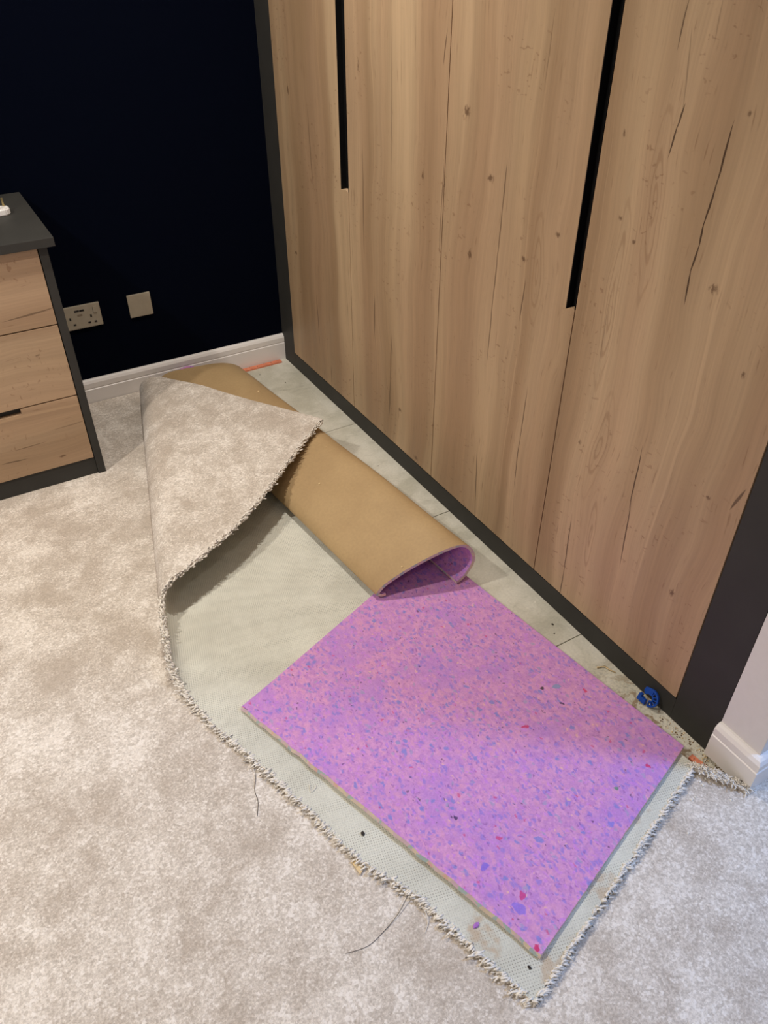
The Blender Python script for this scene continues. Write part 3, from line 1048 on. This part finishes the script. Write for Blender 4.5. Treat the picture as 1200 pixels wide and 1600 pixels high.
sd_ = 0
GRIP, MIDS, PURP = 'tiny dark crumb on bare floor near the long orange gripper rod', 'tiny dark crumb on bare floor beside the tan roll', 'tiny dark crumb on bare floor beside the purple sheet'
for (u, v, s, lb) in ((446, 598, .0030, GRIP), (406, 586, .0026, GRIP), (571, 645, .003, MIDS), (591, 728, .003, MIDS), (863, 976, .004, PURP), (866, 990, .0028, PURP), (846, 993, .0022, PURP)):
    sd_ += 1
    crumb('crumb', onz(u, v, 0), s, M_DARKCR, lb, 'crumb', 'dark crumbs on the bare floor', .4, sd_)
ROLL, SHEET = 'small white plaster crumb on bare floor between tan roll and plinth', 'small white plaster crumb on bare floor between purple sheet and plinth'
for (u, v, s, lb) in ((535, 644, .0055, 'largest white plaster crumb on bare floor against the charcoal plinth'), (836, 941, .0032, SHEET), (793, 939, .0024, SHEET), (923, 1009, .004, SHEET),
                      (769, 918, .0026, SHEET), (592, 690, .003, ROLL), (1003, 1062, .003, 'white plaster crumb on bare floor right beside the blue packer')):
    sd_ += 1
    crumb('plaster_crumb', onz(u, v, 0), s, M_GREYCR, lb, 'crumb', 'white crumbs on the bare floor', .4, sd_)
for (u, v, s) in ((1094, 1222, .0045), (1102, 1217, .004), (1098, 1227, .0035), (1081, 1250, .004), (1086, 1246, .0035), (1142, 1250, .003), (1075, 1302, .0035)):
    sd_ += 1
    crumb('plaster_crumb', onz(u, v, ZC), s, M_GREYCR, 'small white plaster crumb on the beige carpet', 'crumb', 'white crumbs on the carpet', .4, sd_)
cr = crumb('foam_crumb', onz(744, 1446, .032), .0085, M_PURPCR, 'lilac foam crumb on the woven backing', 'crumb', None, .35, 91)
crumb('fluff_crumb', onz(567, 1303, .032), .0058, M_DARKCR, 'dark grey fluff crumb on the woven backing', 'crumb', None, .5, 92)
crumb('staple_scrap', onz(827, 1512, .032), .0050, M_DARKCR, 'small dark scrap by the corner of the woven backing', 'crumb', None, .4, 94)
q = onz(815, 925, 0)


# wood shavings lying on the tan roll: height found on the roll itself
def on_roll(u, v):
    best, bp_ = 1e9, None
    from mathutils.geometry import intersect_ray_tri
    d = ray(u, v).normalized()
    hit = None
    for f in FO:
        a, b, c, e = (outer[i] for i in f)
        for tri in ((a, b, c), (a, c, e)):
            h = intersect_ray_tri(tri[0], tri[1], tri[2], d, CAM, True)
            if h is not None and (h - CAM).length < best:
                best, hit = (h - CAM).length, h
    return hit


SM = 'tiny pale wood shaving on the tan roll near the folded carpet corner'
for k, (u, v, s, lb) in enumerate(((499, 756, .0050, 'large curled pale wood shaving in the middle of the tan roll'), (482, 705, .0026, SM), (509, 699, .0028, SM),
                                   (628, 886, .0042, 'pale wood shaving near the open end of the tan roll'), (404, 612, .0060, 'long pale wood shaving on the tan roll behind the folded carpet'),
                                   (589, 808, .0018, 'speck of pale shaving on the smooth side of the tan roll'))):
    h = on_roll(u, v)
    if h is None:
        continue
    crumb('wood_shaving', h, s, M_CHIP, lb, 'shaving', 'shavings on the tan roll', .4, 60 + k)

# brown splinter and torn paper scrap
V, F = [], []
pts = [onz(933, 1043, .002), onz(945, 1041, .004), onz(952, 1046, .004), onz(962, 1051, .002)]
tube_geo(V, F, pts, .0028, 6, .4)
tag(link('wood_splinter', mesh_py('wood_splinter', V, F, True), M_CHIP), 'pale wood splinter on the bare floor near the blue packer', 'splinter')
cpts = [onz(549, 1348, .0215), onz(563, 1368, .0215), onz(569, 1357, .0215), onz(583, 1352, .0215), onz(566, 1343, .0215), onz(556, 1343, .0215)]
pp_ = prism('paper_scrap', [p + Vector((0, 0, .0015 * (i % 2))) for i, p in enumerate(cpts)], (0, 0, .003), M_CHIP)
tag(pp_, 'torn cream paper scrap under the frayed carpet edge', 'paper scrap')


def thread(pix, z, rad, label, mat=M_THREAD, grp=None):
    V, F = [], []
    tube_geo(V, F, catmull([onz(u, v, z + dz) for u, v, dz in pix], 8), rad, 5, .6)
    return tag(link('thread', mesh_py('thread', V, F, True), mat), label, 'thread', grp)


thread([(638, 1398, .012), (622, 1428, .004), (600, 1455, .001), (575, 1478, .001), (540, 1490, .001)], ZC, .0007, 'long dark thread curving over the beige carpet')
thread([(396, 1188, .012), (399, 1212, .004), (398, 1235, .001), (403, 1252, .001), (402, 1275, .001)], ZC, .0009, 'dark thread hanging from the frayed edge onto the carpet')
thread([(665, 1425, .010), (669, 1440, .003), (664, 1458, .001)], ZC, .0010, 'short pale yarn end lying below the frayed edge', M_YARN)
thread([(484, 1226, .001), (486, 1237, .001), (493, 1231, .0015), (494, 1226, .001)], .033, .0009, 'small hooked yarn end on the woven backing', M_YARN)

# grime between ragged carpet edge and skirting: nobody could count it
V, F = [], []
rnd = random.Random(5)
for i in range(170):
    if i < 90:
        u, v = rnd.uniform(1030, 1106), 0
        v = 1122 + (u - 1030) * .72 + rnd.uniform(-6, 10)
    else:
        u = rnd.uniform(1096, 1160)
        v = 1186 + (u - 1100) * .60 + rnd.uniform(-7, 7)
    c = onz(u, v, .001 if i < 90 else .004)
    if c.x > -.003:
        c.x = -.003 - rnd.random() * .01
    s = rnd.uniform(.0008, .0032)
    a = rnd.uniform(0, 3.14)
    b = len(V)
    for k in range(5):
        t = a + k * 1.2566
        V.append((c.x + math.cos(t) * s * rnd.uniform(.5, 1.2), c.y + math.sin(t) * s * rnd.uniform(.5, 1.2), c.z - .0008))
    V.append((c.x, c.y, c.z + s * .8))
    for k in range(5):
        F.append((b + k, b + (k + 1) % 5, b + 5))
gm = mesh_py('grime', V, F, False, [(i // 5) % 3 for i in range(len(F))])
gr = link('grime', gm, [plain('brown_grime', srgb(112, 88, 60), .9, .1), M_CHIP, M_GREYCR])
tag(gr, 'brown and white grime and grit at the foot of the charcoal post', 'dirt', None, 'stuff')
